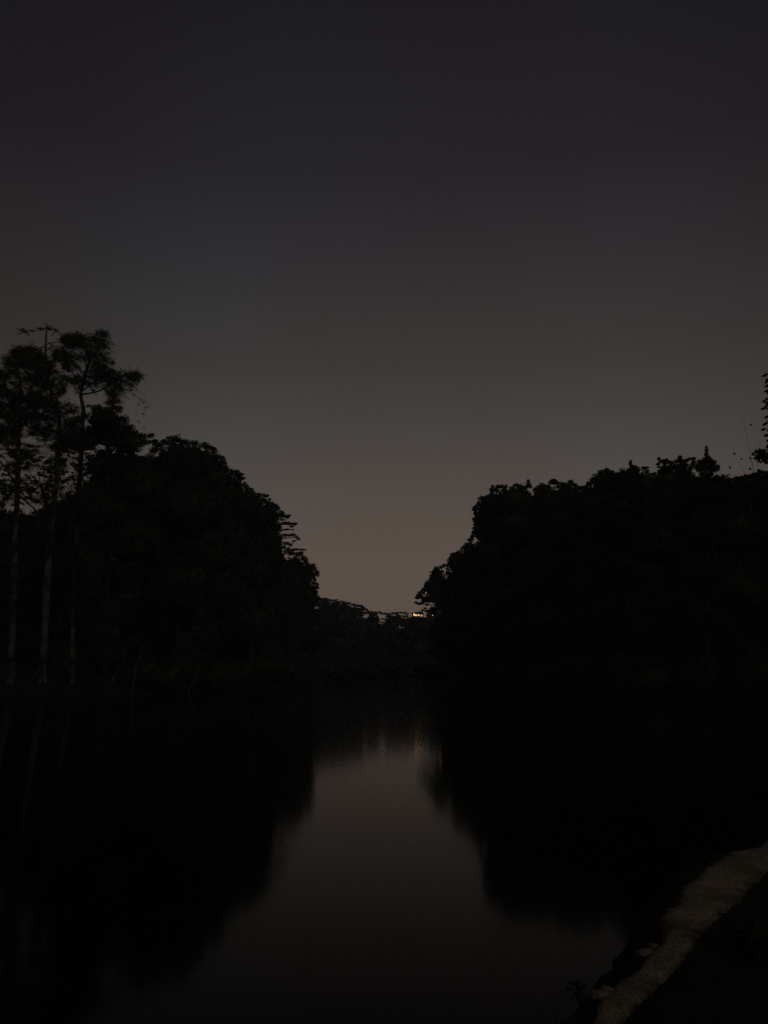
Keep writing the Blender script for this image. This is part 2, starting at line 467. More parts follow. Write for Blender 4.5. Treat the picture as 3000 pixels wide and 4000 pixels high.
# -- left bank, the three tall open-crowned trees
VA = [(random.gauss(62, 14), random.uniform(1720, 2010), random.uniform(8, 16), random.uniform(7, 12), random.uniform(-2, -.6), .9) for _ in range(44)] + [(random.gauss(54, 12), random.uniform(2120, 2440), random.uniform(8, 15), random.uniform(8, 14), random.uniform(-2, -.6), .9) for _ in range(44)]
VB = [(random.gauss(232 - (y - 1640) * .09, 14), y, random.uniform(8, 16), random.uniform(7, 13), random.uniform(-2, -.6), .9) for y in np.linspace(1680, 2170, 80)]
VC = [(random.gauss(303, 12), y, random.uniform(8, 14), random.uniform(8, 13), random.uniform(-2, -.5), .9) for y in np.linspace(1640, 2420, 90)]
LA = [(55, 1453, 40, 22), (105, 1453, 35, 20), (76, 1508, 45, 30), (25, 1537, 30, 30), (21, 1580, 42, 25), (105, 1571, 40, 18), (34, 1626, 40, 30), (84, 1630, 35, 12),
      (13, 1698, 25, 20), (40, 1690, 22, 10), (-60, 1500, 50, 40), (-90, 1580, 60, 45), (-50, 1660, 60, 40), (-120, 1680, 50, 40), (60, 1405, 20, 12)]
tree('tall_tree', 'tall open-crowned tree with pale trunk nearest the left edge of the river view', 71,
     [(45, 2612, 15), (50, 2400, 12), (60, 2080, 10), (70, 1900, 9), (74, 1690, 8), (80, 1520, 5), (70, 1440, 2)],
     lumps=LA + scatter(LA, 320, 1.5, 20) + VA, lpx=2.3, k=1.15, mat=M_leaf2, bark=M_pale, core=0, depth=7, limbs=8,
     roots=[(75, 2640, 3, 1)], extra=[([(62, 2072), (50, 2058), (36, 2060)], [5, 4, 2]), ([(73, 1720), (40, 1660), (5, 1640)], [4, 3, 1])],
     group='tall open trees on the left bank')
LB = [(186, 1280, 18, 8), (219, 1291, 12, 9), (156, 1286, 13, 7), (95, 1295, 24, 5), (124, 1290, 12, 4), (219, 1407, 30, 17), (105, 1386, 32, 18), (85, 1378, 16, 10), (127, 1405, 25, 16), (160, 1420, 20, 12), (190, 1440, 16, 10),
      (186, 1495, 45, 36), (165, 1480, 25, 22), (215, 1510, 20, 22), (190, 1588, 40, 13), (253, 1622, 36, 13), (274, 1592, 18, 10), (160, 1685, 25, 10), (185, 1700, 38, 12), (205, 1660, 40, 22), (127, 1744, 68, 8), (150, 1765, 50, 14), (228, 1685, 40, 30), (130, 1560, 22, 8), (182, 1608, 28, 16), (273, 1690, 30, 18), (150, 1572, 26, 14), (140, 1640, 26, 14), (300, 1700, 26, 16), (170, 1560, 24, 16), (150, 1500, 22, 20)]
tree('tall_tree', 'tallest tree on the left bank, thin leader above a ragged crown, roots splayed', 73,
     [(165, 2662, 15), (173, 2500, 13), (183, 2280, 13), (195, 2100, 12), (211, 1980, 10), (227, 1800, 9), (231, 1640, 8), (205, 1550, 7), (182, 1450, 6), (178, 1380, 5), (182, 1275, 2.5)],
     lumps=[(*l, random.uniform(-1, 1), 2.8) for l in LB[:5]] + [(*l, random.uniform(-2.5, 2.5)) for l in LB[5:]] + scatter(LB[5:], 380, 1.5, 18) + VB, lpx=2.3, k=1.15, mat=M_leaf2, bark=M_pale, core=0, depth=6, limbs=4,
     roots=[(95, 2648, 4, 0), (182, 2668, 3, -1)],
     extra=[([(178, 1415), (215, 1415), (245, 1400)], [3, 2, 1]), ([(178, 1418), (140, 1416), (110, 1400)], [3, 2, 1]), ([(180, 1345), (205, 1338), (240, 1335)], [2.5, 2, 1]), ([(180, 1350), (150, 1362), (128, 1375)], [2.5, 2, 1]),
            ([(232, 1640), (222, 1560), (200, 1520)], [5, 4, 2])],
     group='tall open trees on the left bank')
LC = [(363, 1326, 36, 24), (380, 1360, 30, 36), (359, 1381, 38, 28), (359, 1420, 40, 26), (395, 1330, 16, 24), (405, 1432, 24, 22), (287, 1322, 22, 9), (270, 1332, 16, 8), (236, 1362, 30, 13), (320, 1340, 18, 12), (245, 1390, 22, 12), (268, 1425, 10, 18), (270, 1478, 14, 9),
      (329, 1495, 32, 28), (345, 1470, 22, 18), (422, 1470, 30, 16), (456, 1478, 35, 18), (464, 1512, 38, 22), (430, 1500, 22, 16), (506, 1478, 25, 11), (524, 1466, 10, 10), (447, 1550, 7, 11), (440, 1580, 10, 10), (380, 1450, 22, 16)]
LC2 = [(561, 1571, 8, 7), (574, 1590, 7, 8), (557, 1617, 6, 7), (532, 1613, 5, 5), (545, 1580, 6, 5), (540, 1648, 6, 6), (561, 1668, 4, 6), (548, 1560, 5, 5), (520, 1545, 6, 5), (572, 1520, 3, 5), (535, 1500, 6, 5), (568, 1600, 4, 6)]
tree('tall_tree', 'tall tree on the left bank with a heavy dark top clump leaning right', 78,
     [(291, 2562, 9), (285, 2400, 8), (298, 2150, 9), (310, 1900, 9), (325, 1620, 8), (322, 1580, 8), (316, 1530, 7), (340, 1440, 6), (362, 1350, 3)],
     lumps=[(*l, random.uniform(-2, 2), 1.5) for l in LC] + scatter(LC, 300, 1.35, 17) + [(*l, random.uniform(-.5, .5), 1.0) for l in LC2] + VC, lpx=2.3, k=1.15, mat=M_leaf2, bark=M_pale, core=0, depth=5, limbs=5,
     extra=[([(318, 1540), (380, 1530), (440, 1500)], [4, 3, 2]), ([(440, 1500), (510, 1530), (560, 1570)], [2, 1.2, .6]), ([(330, 1470), (290, 1420), (245, 1380)], [3, 2, 1]), ([(505, 1500), (560, 1540), (572, 1580)], [1, .7, .5])],
     group='tall open trees on the left bank')
# -- dense trees behind and beside them
LDs = [(367, 1592, 20, 12), (392, 1598, 26, 12), (430, 1603, 26, 14), (464, 1602, 18, 16), (485, 1640, 25, 22), (506, 1672, 26, 18), (295, 1645, 26, 14), (335, 1625, 25, 14), (274, 1662, 34, 16), (520, 1692, 25, 12), (552, 1704, 38, 13), (585, 1704, 20, 8), (598, 1728, 12, 7), (565, 1728, 26, 12), (606, 1736, 8, 4)]
tree('dome_tree', 'dense dark dome-shaped tree below the heavy leaning clump on the left bank', 72,
     [(415, 2640, 14), (418, 2400, 12), (420, 2000, 9), (420, 1750, 6)],
     lumps=LDs + scatter(LDs, 40, 1.0, 9), lobes=[(405, 1645, 72, 42), (430, 1700, 100, 58), (500, 1735, 60, 45), (310, 1730, 70, 45), (450, 1830, 130, 80), (540, 1900, 90, 90), (400, 2000, 120, 90), (520, 2120, 120, 100)],
     k=1.9, lk=.55, depth=6, mat=M_leaf)
LU = [(40, 1815, 55, 22), (140, 1800, 50, 16), (60, 1880, 60, 30), (200, 1870, 60, 24), (280, 1860, 40, 16), (300, 1790, 45, 20), (20, 1940, 60, 40), (130, 1950, 80, 40), (260, 1940, 70, 40), (350, 1900, 40, 30), (90, 1770, 30, 8), (-50, 1850, 60, 60), (220, 1800, 30, 8), (240, 1740, 20, 18), (30, 1900, 60, 20), (110, 1908, 60, 18), (185, 1912, 50, 16), (100, 1830, 60, 18), (250, 1830, 50, 18), (30, 1770, 40, 12)]
tree('broad_tree', 'broad loose tree filling the gap behind the three pale trunks, sky between its leaves', 92,
     [(240, 2600, 12), (235, 2300, 10), (200, 2050, 8), (160, 1900, 4)],
     lumps=[(x, y, rx * .6, ry * .7) for x, y, rx, ry in LU] + scatter(LU, 420, 1.15, 9), core=0, lpx=3.2, lobes=[(20, 2060, 110, 70), (170, 2070, 120, 75), (300, 2050, 90, 70), (80, 2200, 150, 100), (260, 2220, 140, 110), (-80, 2050, 100, 140)],
     k=2.6, lk=.6, depth=8, mat=M_leaf2)
LE = [(600, 1760, 20, 20), (625, 1738, 22, 18), (655, 1728, 20, 16), (690, 1712, 20, 14), (675, 1722, 20, 14), (725, 1728, 24, 14), (760, 1732, 24, 13), (800, 1738, 22, 13), (815, 1748, 18, 12), (835, 1765, 18, 14), (850, 1785, 15, 14), (868, 1802, 16, 20), (880, 1825, 12, 16), (905, 1848, 16, 14), (925, 1855, 18, 14), (938, 1868, 14, 16), (928, 1885, 16, 14)]
tree('rounded_tree', 'large rounded tree whose smooth crown slopes down towards the river, left bank', 97,
     [(690, 2655, 16), (700, 2400, 13), (710, 2100, 10), (720, 1850, 6)],
     lumps=LE + scatter(LE, 60, 1.0, 8), lobes=[(680, 2180, 75, 70), (600, 2010, 70, 70), (690, 1800, 80, 72), (775, 1820, 85, 75), (650, 1850, 70, 80), (840, 1880, 70, 75), (900, 1930, 50, 55), (760, 1980, 140, 110), (640, 2080, 120, 120), (820, 2150, 140, 130), (720, 2300, 150, 120)],
     k=2.3, lk=.6, depth=6)
LF = [(955, 1893, 14, 12), (968, 1910, 16, 9), (980, 1925, 16, 7), (1010, 1932, 28, 5), (1035, 1938, 16, 5), (1000, 1945, 30, 9), (1030, 1955, 24, 9), (1052, 1966, 20, 9), (1072, 1976, 18, 9), (1082, 1990, 16, 9), (1098, 2000, 14, 6), (1085, 2012, 14, 9), (1080, 2030, 12, 10), (1095, 2008, 10, 5)]
tree('layered_tree', 'dark layered tree with one flat bough jutting out, next to the rounded crown', 118,
     [(985, 2690, 16), (985, 2400, 12), (1000, 2150, 9), (1010, 2000, 4)],
     lumps=LF + scatter(LF, 40, .9, 7), lobes=[(960, 1975, 60, 55), (1025, 2010, 58, 48), (1020, 2100, 75, 75), (930, 2100, 90, 90), (1000, 2230, 110, 100), (900, 2300, 120, 120), (980, 2420, 130, 110)],
     k=2.3, lk=.55, depth=6)
LG = [(1113, 2016, 20, 6), (1122, 2022, 10, 6), (1128, 2012, 9, 3), (1100, 2030, 18, 4), (1120, 2044, 26, 7), (1145, 2046, 18, 6), (1152, 2044, 8, 3), (1140, 2056, 12, 5), (1118, 2068, 20, 3), (1145, 2069, 6, 3), (1115, 2091, 20, 7), (1140, 2090, 20, 7), (1157, 2098, 11, 6), (1167, 2106, 8, 5), (1112, 2120, 12, 4), (1125, 2124, 14, 6), (1135, 2130, 7, 5), (1150, 2112, 10, 3),
      (1105, 2138, 16, 8), (1125, 2145, 14, 6), (1155, 2146, 18, 4), (1175, 2147, 14, 3.5), (1188, 2148, 8, 2.5), (1090, 2060, 12, 24), (1095, 2110, 10, 22)]
tree('tiered_tree', 'tiered tree with flat boughs stretched like fingers over the river gap', 142,
     [(1060, 2700, 15), (1062, 2450, 11), (1075, 2250, 9), (1080, 2100, 6), (1082, 2020, 2)],
     lumps=[(*l, random.uniform(-1.5, 1.5)) for l in LG] + scatter(LG, 40, .8, 4), lobes=[(1050, 2070, 42, 60), (1050, 2170, 65, 65), (1090, 2260, 80, 80), (1040, 2370, 90, 110)],
     k=2.8, lk=.6, depth=5, flat=.7, limbs=2,
     extra=[([(1082, y + 6), ((1082 + x) / 2, y + 3), (x, y)], [3, 2, 1]) for x, y in ((1135, 2018), (1158, 2045), (1148, 2068), (1165, 2098), (1138, 2126), (1188, 2148))])
LH = [(1135, 2160, 20, 12), (1165, 2165, 20, 10), (1178, 2160, 8, 8), (1185, 2180, 14, 10), (1196, 2190, 10, 10), (1202, 2205, 10, 12), (1215, 2212, 12, 10), (1224, 2210, 9, 9), (1230, 2222, 9, 10), (1240, 2234, 8, 7), (1243, 2242, 8, 6), (1236, 2246, 8, 6), (1222, 2245, 14, 10), (1228, 2262, 8, 8), (1232, 2280, 10, 8), (1240, 2285, 7, 9), (1235, 2297, 9, 5), (1228, 2305, 10, 8), (1236, 2315, 8, 7), (1232, 2330, 12, 9), (1245, 2338, 10, 6)]
tree('bushy_tree', 'bushy tree ending the left bank where it meets the low skyline', 168,
     [(1170, 2690, 13), (1170, 2500, 10), (1175, 2350, 8), (1180, 2240, 3)],
     lumps=LH + scatter(LH, 40, .9, 5), lobes=[(1222, 2348, 24, 26), (1214, 2225, 14, 14), (1150, 2210, 42, 36), (1190, 2250, 34, 42), (1140, 2290, 55, 60), (1200, 2320, 34, 36), (1170, 2390, 70, 60), (1120, 2450, 80, 80), (1210, 2480, 70, 70)],
     k=2.5, lk=.55, depth=6)

# -- right bank, from the tip towards the camera
R1 = [(1704, 2220, 11, 9), (1722, 2216, 10, 8), (1692, 2238, 10, 10), (1684, 2258, 8, 10), (1672, 2275, 8, 6), (1664, 2288, 8, 8), (1656, 2304, 9, 8), (1645, 2314, 10, 8), (1636, 2324, 10, 9), (1632, 2335, 9, 4), (1626, 2354, 8, 5), (1636, 2358, 12, 6), (1650, 2355, 12, 7), (1668, 2362, 12, 5), (1690, 2378, 14, 5), (1660, 2376, 8, 4), (1652, 2384, 8, 4), (1642, 2392, 9, 3.5), (1672, 2386, 14, 6), (1700, 2395, 8, 6)]
tree('bank_tree', 'outermost low tree of the right bank, ragged tip hanging over the lit windows', 172,
     [(1755, 2690, 13), (1752, 2500, 10), (1740, 2380, 8), (1725, 2280, 3)],
     lumps=R1 + scatter(R1[:10], 30, .9, 5), lobes=[(1672, 2342, 34, 15), (1692, 2384, 20, 14), (1712, 2240, 20, 20), (1698, 2266, 20, 24), (1682, 2300, 22, 22), (1712, 2252, 26, 30), (1690, 2300, 34, 32), (1735, 2320, 60, 58), (1720, 2370, 24, 18), (1770, 2400, 55, 60), (1730, 2470, 60, 55), (1780, 2540, 80, 80)],
     k=2.8, lk=.6, depth=6, mat=M_leaf)
R2 = [(1767, 2169, 12, 9), (1762, 2186, 10, 8), (1775, 2162, 8, 6), (1752, 2202, 8, 6), (1740, 2210, 12, 6), (1792, 2158, 9, 8), (1808, 2142, 9, 9), (1822, 2126, 10, 9), (1835, 2112, 9, 10), (1842, 2100, 8, 8), (1780, 2175, 14, 12)]
tree('bank_tree', 'second low tree from the river gap on the right bank, stepped outline', 146,
     [(1830, 2700, 14), (1830, 2500, 11), (1825, 2350, 9), (1820, 2220, 4)],
     lumps=R2 + scatter(R2, 30, .9, 6), lobes=[(1832, 2142, 24, 26), (1790, 2180, 26, 22), (1790, 2205, 42, 40), (1840, 2170, 40, 48), (1780, 2290, 60, 70), (1860, 2280, 80, 90), (1820, 2420, 90, 90), (1870, 2540, 90, 80)],
     k=2.8, lk=.55, depth=6)
R3 = [(1884, 1949, 14, 11), (1905, 1947, 8, 7), (1870, 1970, 8, 10), (1862, 1985, 8, 9), (1854, 1988, 7, 9), (1856, 2008, 8, 12), (1860, 2030, 8, 12), (1860, 2048, 8, 8), (1855, 2066, 7, 8), (1849, 2084, 7, 9), (1844, 2100, 7, 9), (1925, 1906, 8, 8), (1921, 1920, 9, 10), (1942, 1908, 10, 9), (1957, 1904, 14, 8), (1976, 1904, 8, 9), (1970, 1918, 14, 9), (2000, 1913, 13, 9), (2018, 1900, 12, 9), (2030, 1905, 12, 9), (2048, 1908, 12, 8), (2065, 1896, 11, 10), (2064, 1882, 8, 7), (2072, 1905, 8, 8)]
tree('steep_tree', 'tall right-bank tree with a steep side towards the river and lumpy top', 112,
     [(1980, 2720, 17), (1975, 2500, 14), (1970, 2250, 10), (1970, 2020, 5)],
     lumps=[(l[0], l[1] - 4, *l[2:]) for l in R3] + scatter(R3, 50, .9, 7), lobes=[(1885, 2012, 26, 36), (1875, 2085, 24, 36), (1930, 1976, 64, 58), (2010, 1956, 70, 62), (1910, 2054, 55, 60), (2010, 2074, 90, 90), (1920, 2174, 75, 90), (2030, 2214, 110, 110), (1930, 2344, 110, 110), (2040, 2444, 120, 120)],
     k=3, lk=.55, depth=7, core=.75)
R4 = [(2090, 1916, 10, 9), (2108, 1908, 8, 9), (2122, 1902, 13, 9), (2138, 1906, 9, 9), (2155, 1886, 10, 12), (2168, 1882, 10, 8), (2180, 1893, 12, 9), (2200, 1894, 12, 7), (2218, 1900, 10, 7), (2229, 1886, 13, 8), (2246, 1897, 10, 8), (2255, 1906, 8, 8), (2276, 1908, 12, 8), (2292, 1906, 8, 12), (2296, 1892, 8, 8)]
tree('bank_tree', 'right-bank tree with an even knobbly crown beside the steep-sided tree', 98,
     [(2190, 2740, 17), (2190, 2500, 14), (2185, 2200, 10), (2185, 2010, 5)],
     lumps=[(l[0], l[1] - 4, *l[2:]) for l in R4] + scatter(R4, 50, .9, 7), lobes=[(2130, 1956, 66, 64), (2220, 1953, 72, 70), (2180, 2074, 120, 100), (2120, 2234, 110, 110), (2240, 2254, 120, 120), (2160, 2424, 130, 130)],
     k=3, lk=.55, depth=7, core=.75)
R5 = [(2316, 1882, 12, 9), (2305, 1895, 10, 9), (2330, 1872, 9, 8), (2345, 1848, 12, 9), (2342, 1862, 12, 10), (2369, 1842, 15, 8), (2388, 1848, 12, 9), (2395, 1860, 9, 9), (2412, 1855, 11, 7), (2426, 1856, 10, 7), (2437, 1847, 7, 7), (2455, 1840, 9, 10), (2463, 1818, 8, 8), (2464, 1806, 4, 5), (2472, 1828, 14, 9), (2488, 1832, 9, 7), (2494, 1842, 8, 8), (2512, 1832, 8, 8), (2524, 1833, 8, 9), (2530, 1845, 9, 7), (2547, 1856, 14, 5)]
tree('bank_tree', 'right-bank tree with several small upright tufts along its crown', 88,
     [(2430, 2760, 17), (2430, 2500, 14), (2425, 2200, 10), (2425, 1980, 5)],
     lumps=[(l[0], l[1] - 4, *l[2:]) for l in R5] + scatter(R5, 55, .9, 6), lobes=[(2425, 1950, 55, 40), (2505, 1955, 50, 42), (2330, 1985, 60, 60), (2365, 1896, 62, 66), (2455, 1886, 70, 62), (2520, 1901, 60, 62), (2430, 2024, 130, 100), (2340, 2164, 120, 110), (2480, 2194, 130, 120), (2420, 2394, 150, 140)],
     k=3, lk=.55, depth=7, core=.75)
R6 = [(2574, 1798, 8, 9), (2573, 1816, 8, 9), (2584, 1806, 8, 8), (2602, 1801, 12, 7), (2598, 1812, 12, 10), (2622, 1812, 12, 9), (2640, 1806, 10, 9), (2655, 1789, 9, 8), (2656, 1802, 14, 10), (2676, 1805, 12, 8), (2690, 1798, 8, 8), (2708, 1796, 12, 8), (2708, 1815, 11, 12), (2698, 1832, 12, 12), (2690, 1846, 12, 9), (2668, 1820, 20, 14), (2630, 1828, 24, 14), (2600, 1832, 22, 12), (2585, 1845, 20, 10)]
tree('bank_tree', 'flat-topped right-bank tree with a notched crown, just left of the spire tree', 79,
     [(2630, 2780, 16), (2630, 2500, 13), (2632, 2200, 10), (2635, 1900, 5)],
     lumps=[(l[0], l[1] - 4, *l[2:]) for l in R6] + scatter(R6, 45, .9, 6), lobes=[(2662, 1905, 52, 40), (2716, 1905, 34, 34), (2600, 1876, 56, 52), (2665, 1861, 46, 46), (2640, 1971, 110, 85), (2580, 2124, 120, 110), (2700, 2144, 120, 110), (2640, 2344, 150, 140)],
     k=3.2, lk=.55, depth=5, core=.75)
R7 = [(2759, 1752, 5, 6), (2759, 1765, 7, 10), (2760, 1780, 9, 10), (2763, 1793, 12, 9), (2757, 1800, 14, 9), (2770, 1803, 14, 9), (2745, 1813, 14, 12), (2775, 1815, 15, 12), (2734, 1826, 12, 11), (2785, 1828, 12, 11), (2736, 1841, 13, 10), (2783, 1842, 13, 10), (2758, 1832, 26, 22), (2745, 1858, 14, 10), (2772, 1858, 14, 10), (2760, 1880, 30, 20), (2735, 1810, 13, 10), (2784, 1811, 13, 10), (2724, 1830, 10, 12), (2797, 1832, 10, 12)]
tree('spire_tree', 'small tree with a narrow spire tip standing above the right-hand skyline', 76,
     [(2760, 2780, 14), (2760, 2400, 11), (2760, 2050, 8), (2760, 1800, 3)],
     lumps=[(2760 + (l[0] - 2760) * 1.08, l[1] - 5, l[2] * 1.15, l[3] * 1.1) for l in R7] + scatter(R7, 36, .85, 5), lobes=[(2722, 2240, 75, 70), (2760, 2400, 90, 90), (2760, 1936, 60, 70), (2760, 2074, 90, 90)], k=3.2, lk=.6, depth=2, core=.65)
R8 = [(2730, 1872, 22, 8), (2790, 1872, 18, 7), (2800, 1870, 6, 9), (2823, 1872, 5, 7), (2850, 1874, 22, 6), (2880, 1872, 20, 7), (2905, 1868, 20, 8), (2930, 1860, 20, 8), (2955, 1852, 20, 8), (2985, 1849, 22, 8), (3015, 1848, 20, 8), (2963, 1843, 3, 5)]
tree('broad_tree', 'broad low dark tree with a smooth rising crown at the right edge of the skyline', 58,
     [(2930, 2820, 18), (2930, 2500, 15), (2930, 2200, 12), (2930, 1960, 6)],
     lumps=R8 + scatter(R8, 60, .9, 6), lobes=[(2800, 1926, 85, 64), (2900, 1931, 85, 72), (2980, 1921, 90, 82), (3080, 1926, 100, 95), (2840, 2074, 130, 110), (2980, 2114, 150, 130), (3120, 2094, 130, 130), (2870, 2294, 150, 130), (3040, 2334, 160, 150)],
     k=3.2, lk=.5, depth=5, core=.6)

# -- the woods filling the banks behind these trees, one dark mass each
def woodland(poly, d0, d1, n, rlo, rhi, label):
    poly = np.array(poly, float); m = MB(); k = q = 0
    lo, hi = poly.min(0), poly.max(0)
    while k < n:
        q += 1; p = lo + (hi - lo) * np.array([(q * .7548776662) % 1, (q * .5698402910) % 1])   # even cover, no holes
        if not poly_in(p[None], poly)[0]: continue
        D = np.interp(p[0], d0, d1) + rng.uniform(4, 16); s = D / F
        r = rng.uniform(rlo, rhi) * s
        c = P(p[0], p[1], D)
        lobe(m, c, (r, r * .9, r * .85), 17 * s, 8 * s, 1.1, core=.8, cover=1.1, low=True); k += 1
    stuff(m.build('woodland', M_leaf), label, 'woods')
def poly_in(p, poly):
    ins = np.zeros(len(p), bool)
    for a, bb in zip(poly, np.roll(poly, -1, 0)):
        ins ^= ((a[1] > p[:, 1]) != (bb[1] > p[:, 1])) & (p[:, 0] < (bb[0] - a[0]) * (p[:, 1] - a[1]) / (bb[1] - a[1] + 1e-12) + a[0])
    return ins
woodland([(-150, 2060), (180, 2060), (360, 1900), (520, 1800), (640, 1850), (700, 1790), (840, 1850), (920, 1940), (1000, 2020), (1050, 2080), (1060, 2200), (1150, 2270), (1190, 2310), (1200, 2420), (1190, 2620), (1000, 2660), (600, 2640), (-200, 2640)],
         [0, 500, 700, 980, 1100, 1200], [94, 96, 106, 126, 148, 176], 330, 66, 92, 'dense dark woods rising behind the trees of the left bank')
woodland([(1800, 2340), (1830, 2280), (1890, 2210), (1935, 2110), (1960, 2040), (2010, 1985), (2280, 1960), (2360, 1900), (2560, 1905), (2740, 1900), (2900, 1930), (3150, 1920), (3150, 2700), (2700, 2700), (1900, 2620), (1740, 2560)],
         [1700, 1900, 2200, 2500, 2800, 3100], [180, 122, 104, 92, 82, 74], 380, 64, 88, 'dense dark woods rising behind the trees of the right bank')

# the near tree leaning in from the right edge: long drooping leaves on thin twigs
D9 = 21.0
tp = [P(3330, 2900, D9), P(3300, 2400, D9), P(3260, 1900, D9), P(3200, 1500, D9), P(3150, 1250, D9)]
gz = float(height(tp[0][0:1], tp[0][1:2])[0]); tp[0][2] = gz - .2
near = thing('near_tree', 'near tree at the right edge, only its drooping leaf tips in view', 'tree', (tp[0][0], tp[0][1], gz))
m = MB(); tube(m, tp, [.2, .17, .14, .09, .05], 10); m.build('trunk', M_bark, near, True)
m = MB()
def long_leaf(mb, p, d, L, Wd):
    d = d / np.linalg.norm(d); s = np.cross(d, [0.1, 1, .2]); s /= np.linalg.norm(s); u = np.cross(s, d)
    v = [p, p + d * L * .3 + s * Wd - u * .1 * Wd, p + d * L * .7 + s * Wd * .8 - u * .2 * Wd, p + d * L - u * Wd * .5, p + d * L * .7 - s * Wd * .8 - u * .2 * Wd, p + d * L * .3 - s * Wd - u * .1 * Wd]
    mb.add(v, [(0, 1, 5)]); mb.add(v, [(1, 2, 4, 5)]); mb.add(v, [(2, 3, 4)])
TIPS = [(2970, 1472, 26), (2978, 1470, 24), (2990, 1487, 24), (2986, 1511, 20), (2983, 1532, 22), (2986, 1563, 16), (2984, 1578, 18), (2985, 1590, 16), (2967, 1599, 28), (2994, 1603, 14), (2981, 1636, 22), (2990, 1628, 18), (2972, 1664, 30), (2996, 1648, 14), (2986, 1705, 18), (2988, 1725, 18), (2992, 1740, 14), (2994, 1575, 18), (2990, 1582, 14), (2998, 1500, 20), (2999, 1540, 18), (2997, 1685, 16)]
for x, y, L in TIPS:
    tip = P(x, y, D9 + random.uniform(-.4, .4)); base = P(x + L * 1.0, y - L * random.uniform(.15, .55), D9 + random.uniform(-.4, .4))
    long_leaf(m, base, tip - base, np.linalg.norm(tip - base), .035 + .018 * random.random())
for _ in range(2600):
    q = unit(1)[0] * random.uniform(.1, 1) ** .4 * (1 + .12 * math.sin(9 * random.random()))
    p = P(3235 + q[0] * 215, 1590 + q[2] * 420, D9) + [0, q[1] * 1.6, 0]; d = np.array([random.uniform(-1, 1), random.uniform(-1, 1), -random.uniform(.1, .9)])
    long_leaf(m, p, d, random.uniform(.12, .24), random.uniform(.03, .05))
for _ in range(150):
    x, y = random.gauss(2972, 11), random.gauss(1778, 10)
    p = P(x, y, D9 + random.gauss(0, .12)); long_leaf(m, p, np.array([random.uniform(-1, 1), random.uniform(-1, 1), random.uniform(-.8, .5)]), .1, .03)
for _ in range(60):
    x, y = random.gauss(2996, 8), random.gauss(1785, 12)
    p = P(x, y, D9 + random.gauss(0, .12)); long_leaf(m, p, np.array([random.uniform(-1, 1), random.uniform(-1, 1), random.uniform(-.8, .5)]), .1, .03)
m.build('crown', M_leaf, near)
for pts, r in (([(3240, 1800), (3080, 1800), (2975, 1778)], .02), ([(3220, 1560), (3100, 1520), (3000, 1480)], .02), ([(3240, 1700), (3100, 1640), (3005, 1640)], .02)):
    l = MB(); tube(l, [P(x, y, D9) for x, y in pts], [r * 2, r, r * .4], 6); l.build('branch', M_bark, near, True)

# bare sapling with a few hanging leaves in front of the broad low tree
D10 = 26.0
tp = [P(2965, 2600, D10), P(2960, 2200, D10), P(2950, 1900, D10), P(2925, 1740, D10), P(2905, 1640, D10), P(2918, 1610, D10)]
gz = float(height(tp[0][0:1], tp[0][1:2])[0]); tp[0][2] = gz - .1
sap = thing('bare_sapling', 'thin nearly bare sapling with a few hanging leaves right of the spire tree', 'sapling', (tp[0][0], tp[0][1], gz))
m = MB(); tube(m, tp, [.02, .016, .010, .005, .003, .002], 6); m.build('trunk', M_bark, sap, True)
for pts in ([(2948, 1890), (2900, 1830), (2868, 1770)], [(2950, 1900), (2840, 1868), (2810, 1835)], [(2935, 1780), (2985, 1700), (2930, 1618)], [(2948, 1880), (2960, 1800), (2930, 1760)]):
    l = MB(); tube(l, [P(x, y, D10) for x, y in pts], [.005, .004, .002], 5); l.build('branch', M_bark, sap, True)
m = MB()
for x, y, L in ((2807, 1812, 28), (2848, 1820, 16), (2930, 1785, 12), (2930, 1826, 14), (2868, 1768, 12), (2932, 1655, 12), (2896, 1790, 8), (2822, 1856, 12)):
    for _ in range(3):
        long_leaf(m, P(x + random.uniform(-3, 3), y, D10), np.array([random.uniform(-.15, .15), .1, -1.]), L / F * D10 * random.uniform(.6, 1.1), .026)
m.build('crown', M_leaf, sap)

# -- the far shore: a row of small trees on the low hill
def far_tree(label, D, trunk_x, lumps_, by=2470, mat=M_leaf3, lobes=(), k=1.8, flat=.5, name='far_tree'):
    ys = [l[1] for l in list(lumps_) + list(lobes)]
    top = min(ys)
    tree(name, label, D, [(trunk_x, by, 2.2), (trunk_x + 1, (by + top) / 2, 1.8), (trunk_x, top + 4, .8)], lumps=list(lumps_), lobes=lobes,
         rpx=9, k=k * 2.0, lk=.8, mat=mat, depth=5, flat=flat, limbs=4, group='small trees along the far skyline')
far_tree('far skyline tree directly behind the bushy end of the left bank', 290, 1262, [(1250, 2340, 14, 6), (1272, 2340, 14, 5), (1290, 2344, 12, 4)], lobes=[(1265, 2362, 28, 20), (1270, 2400, 40, 32), (1250, 2440, 50, 40)])
far_tree('far skyline tree with a saw-toothed flat top in the middle of the left slope', 300, 1325, [(1305, 2345, 14, 3.5), (1316, 2343, 7, 2), (1330, 2350, 14, 3.5), (1342, 2349, 6, 2), (1352, 2355, 14, 3.5), (1366, 2354, 7, 2.5), (1310, 2356, 20, 8), (1345, 2362, 20, 8)], lobes=[(1315, 2375, 26, 20), (1345, 2382, 24, 18), (1325, 2420, 45, 35)])
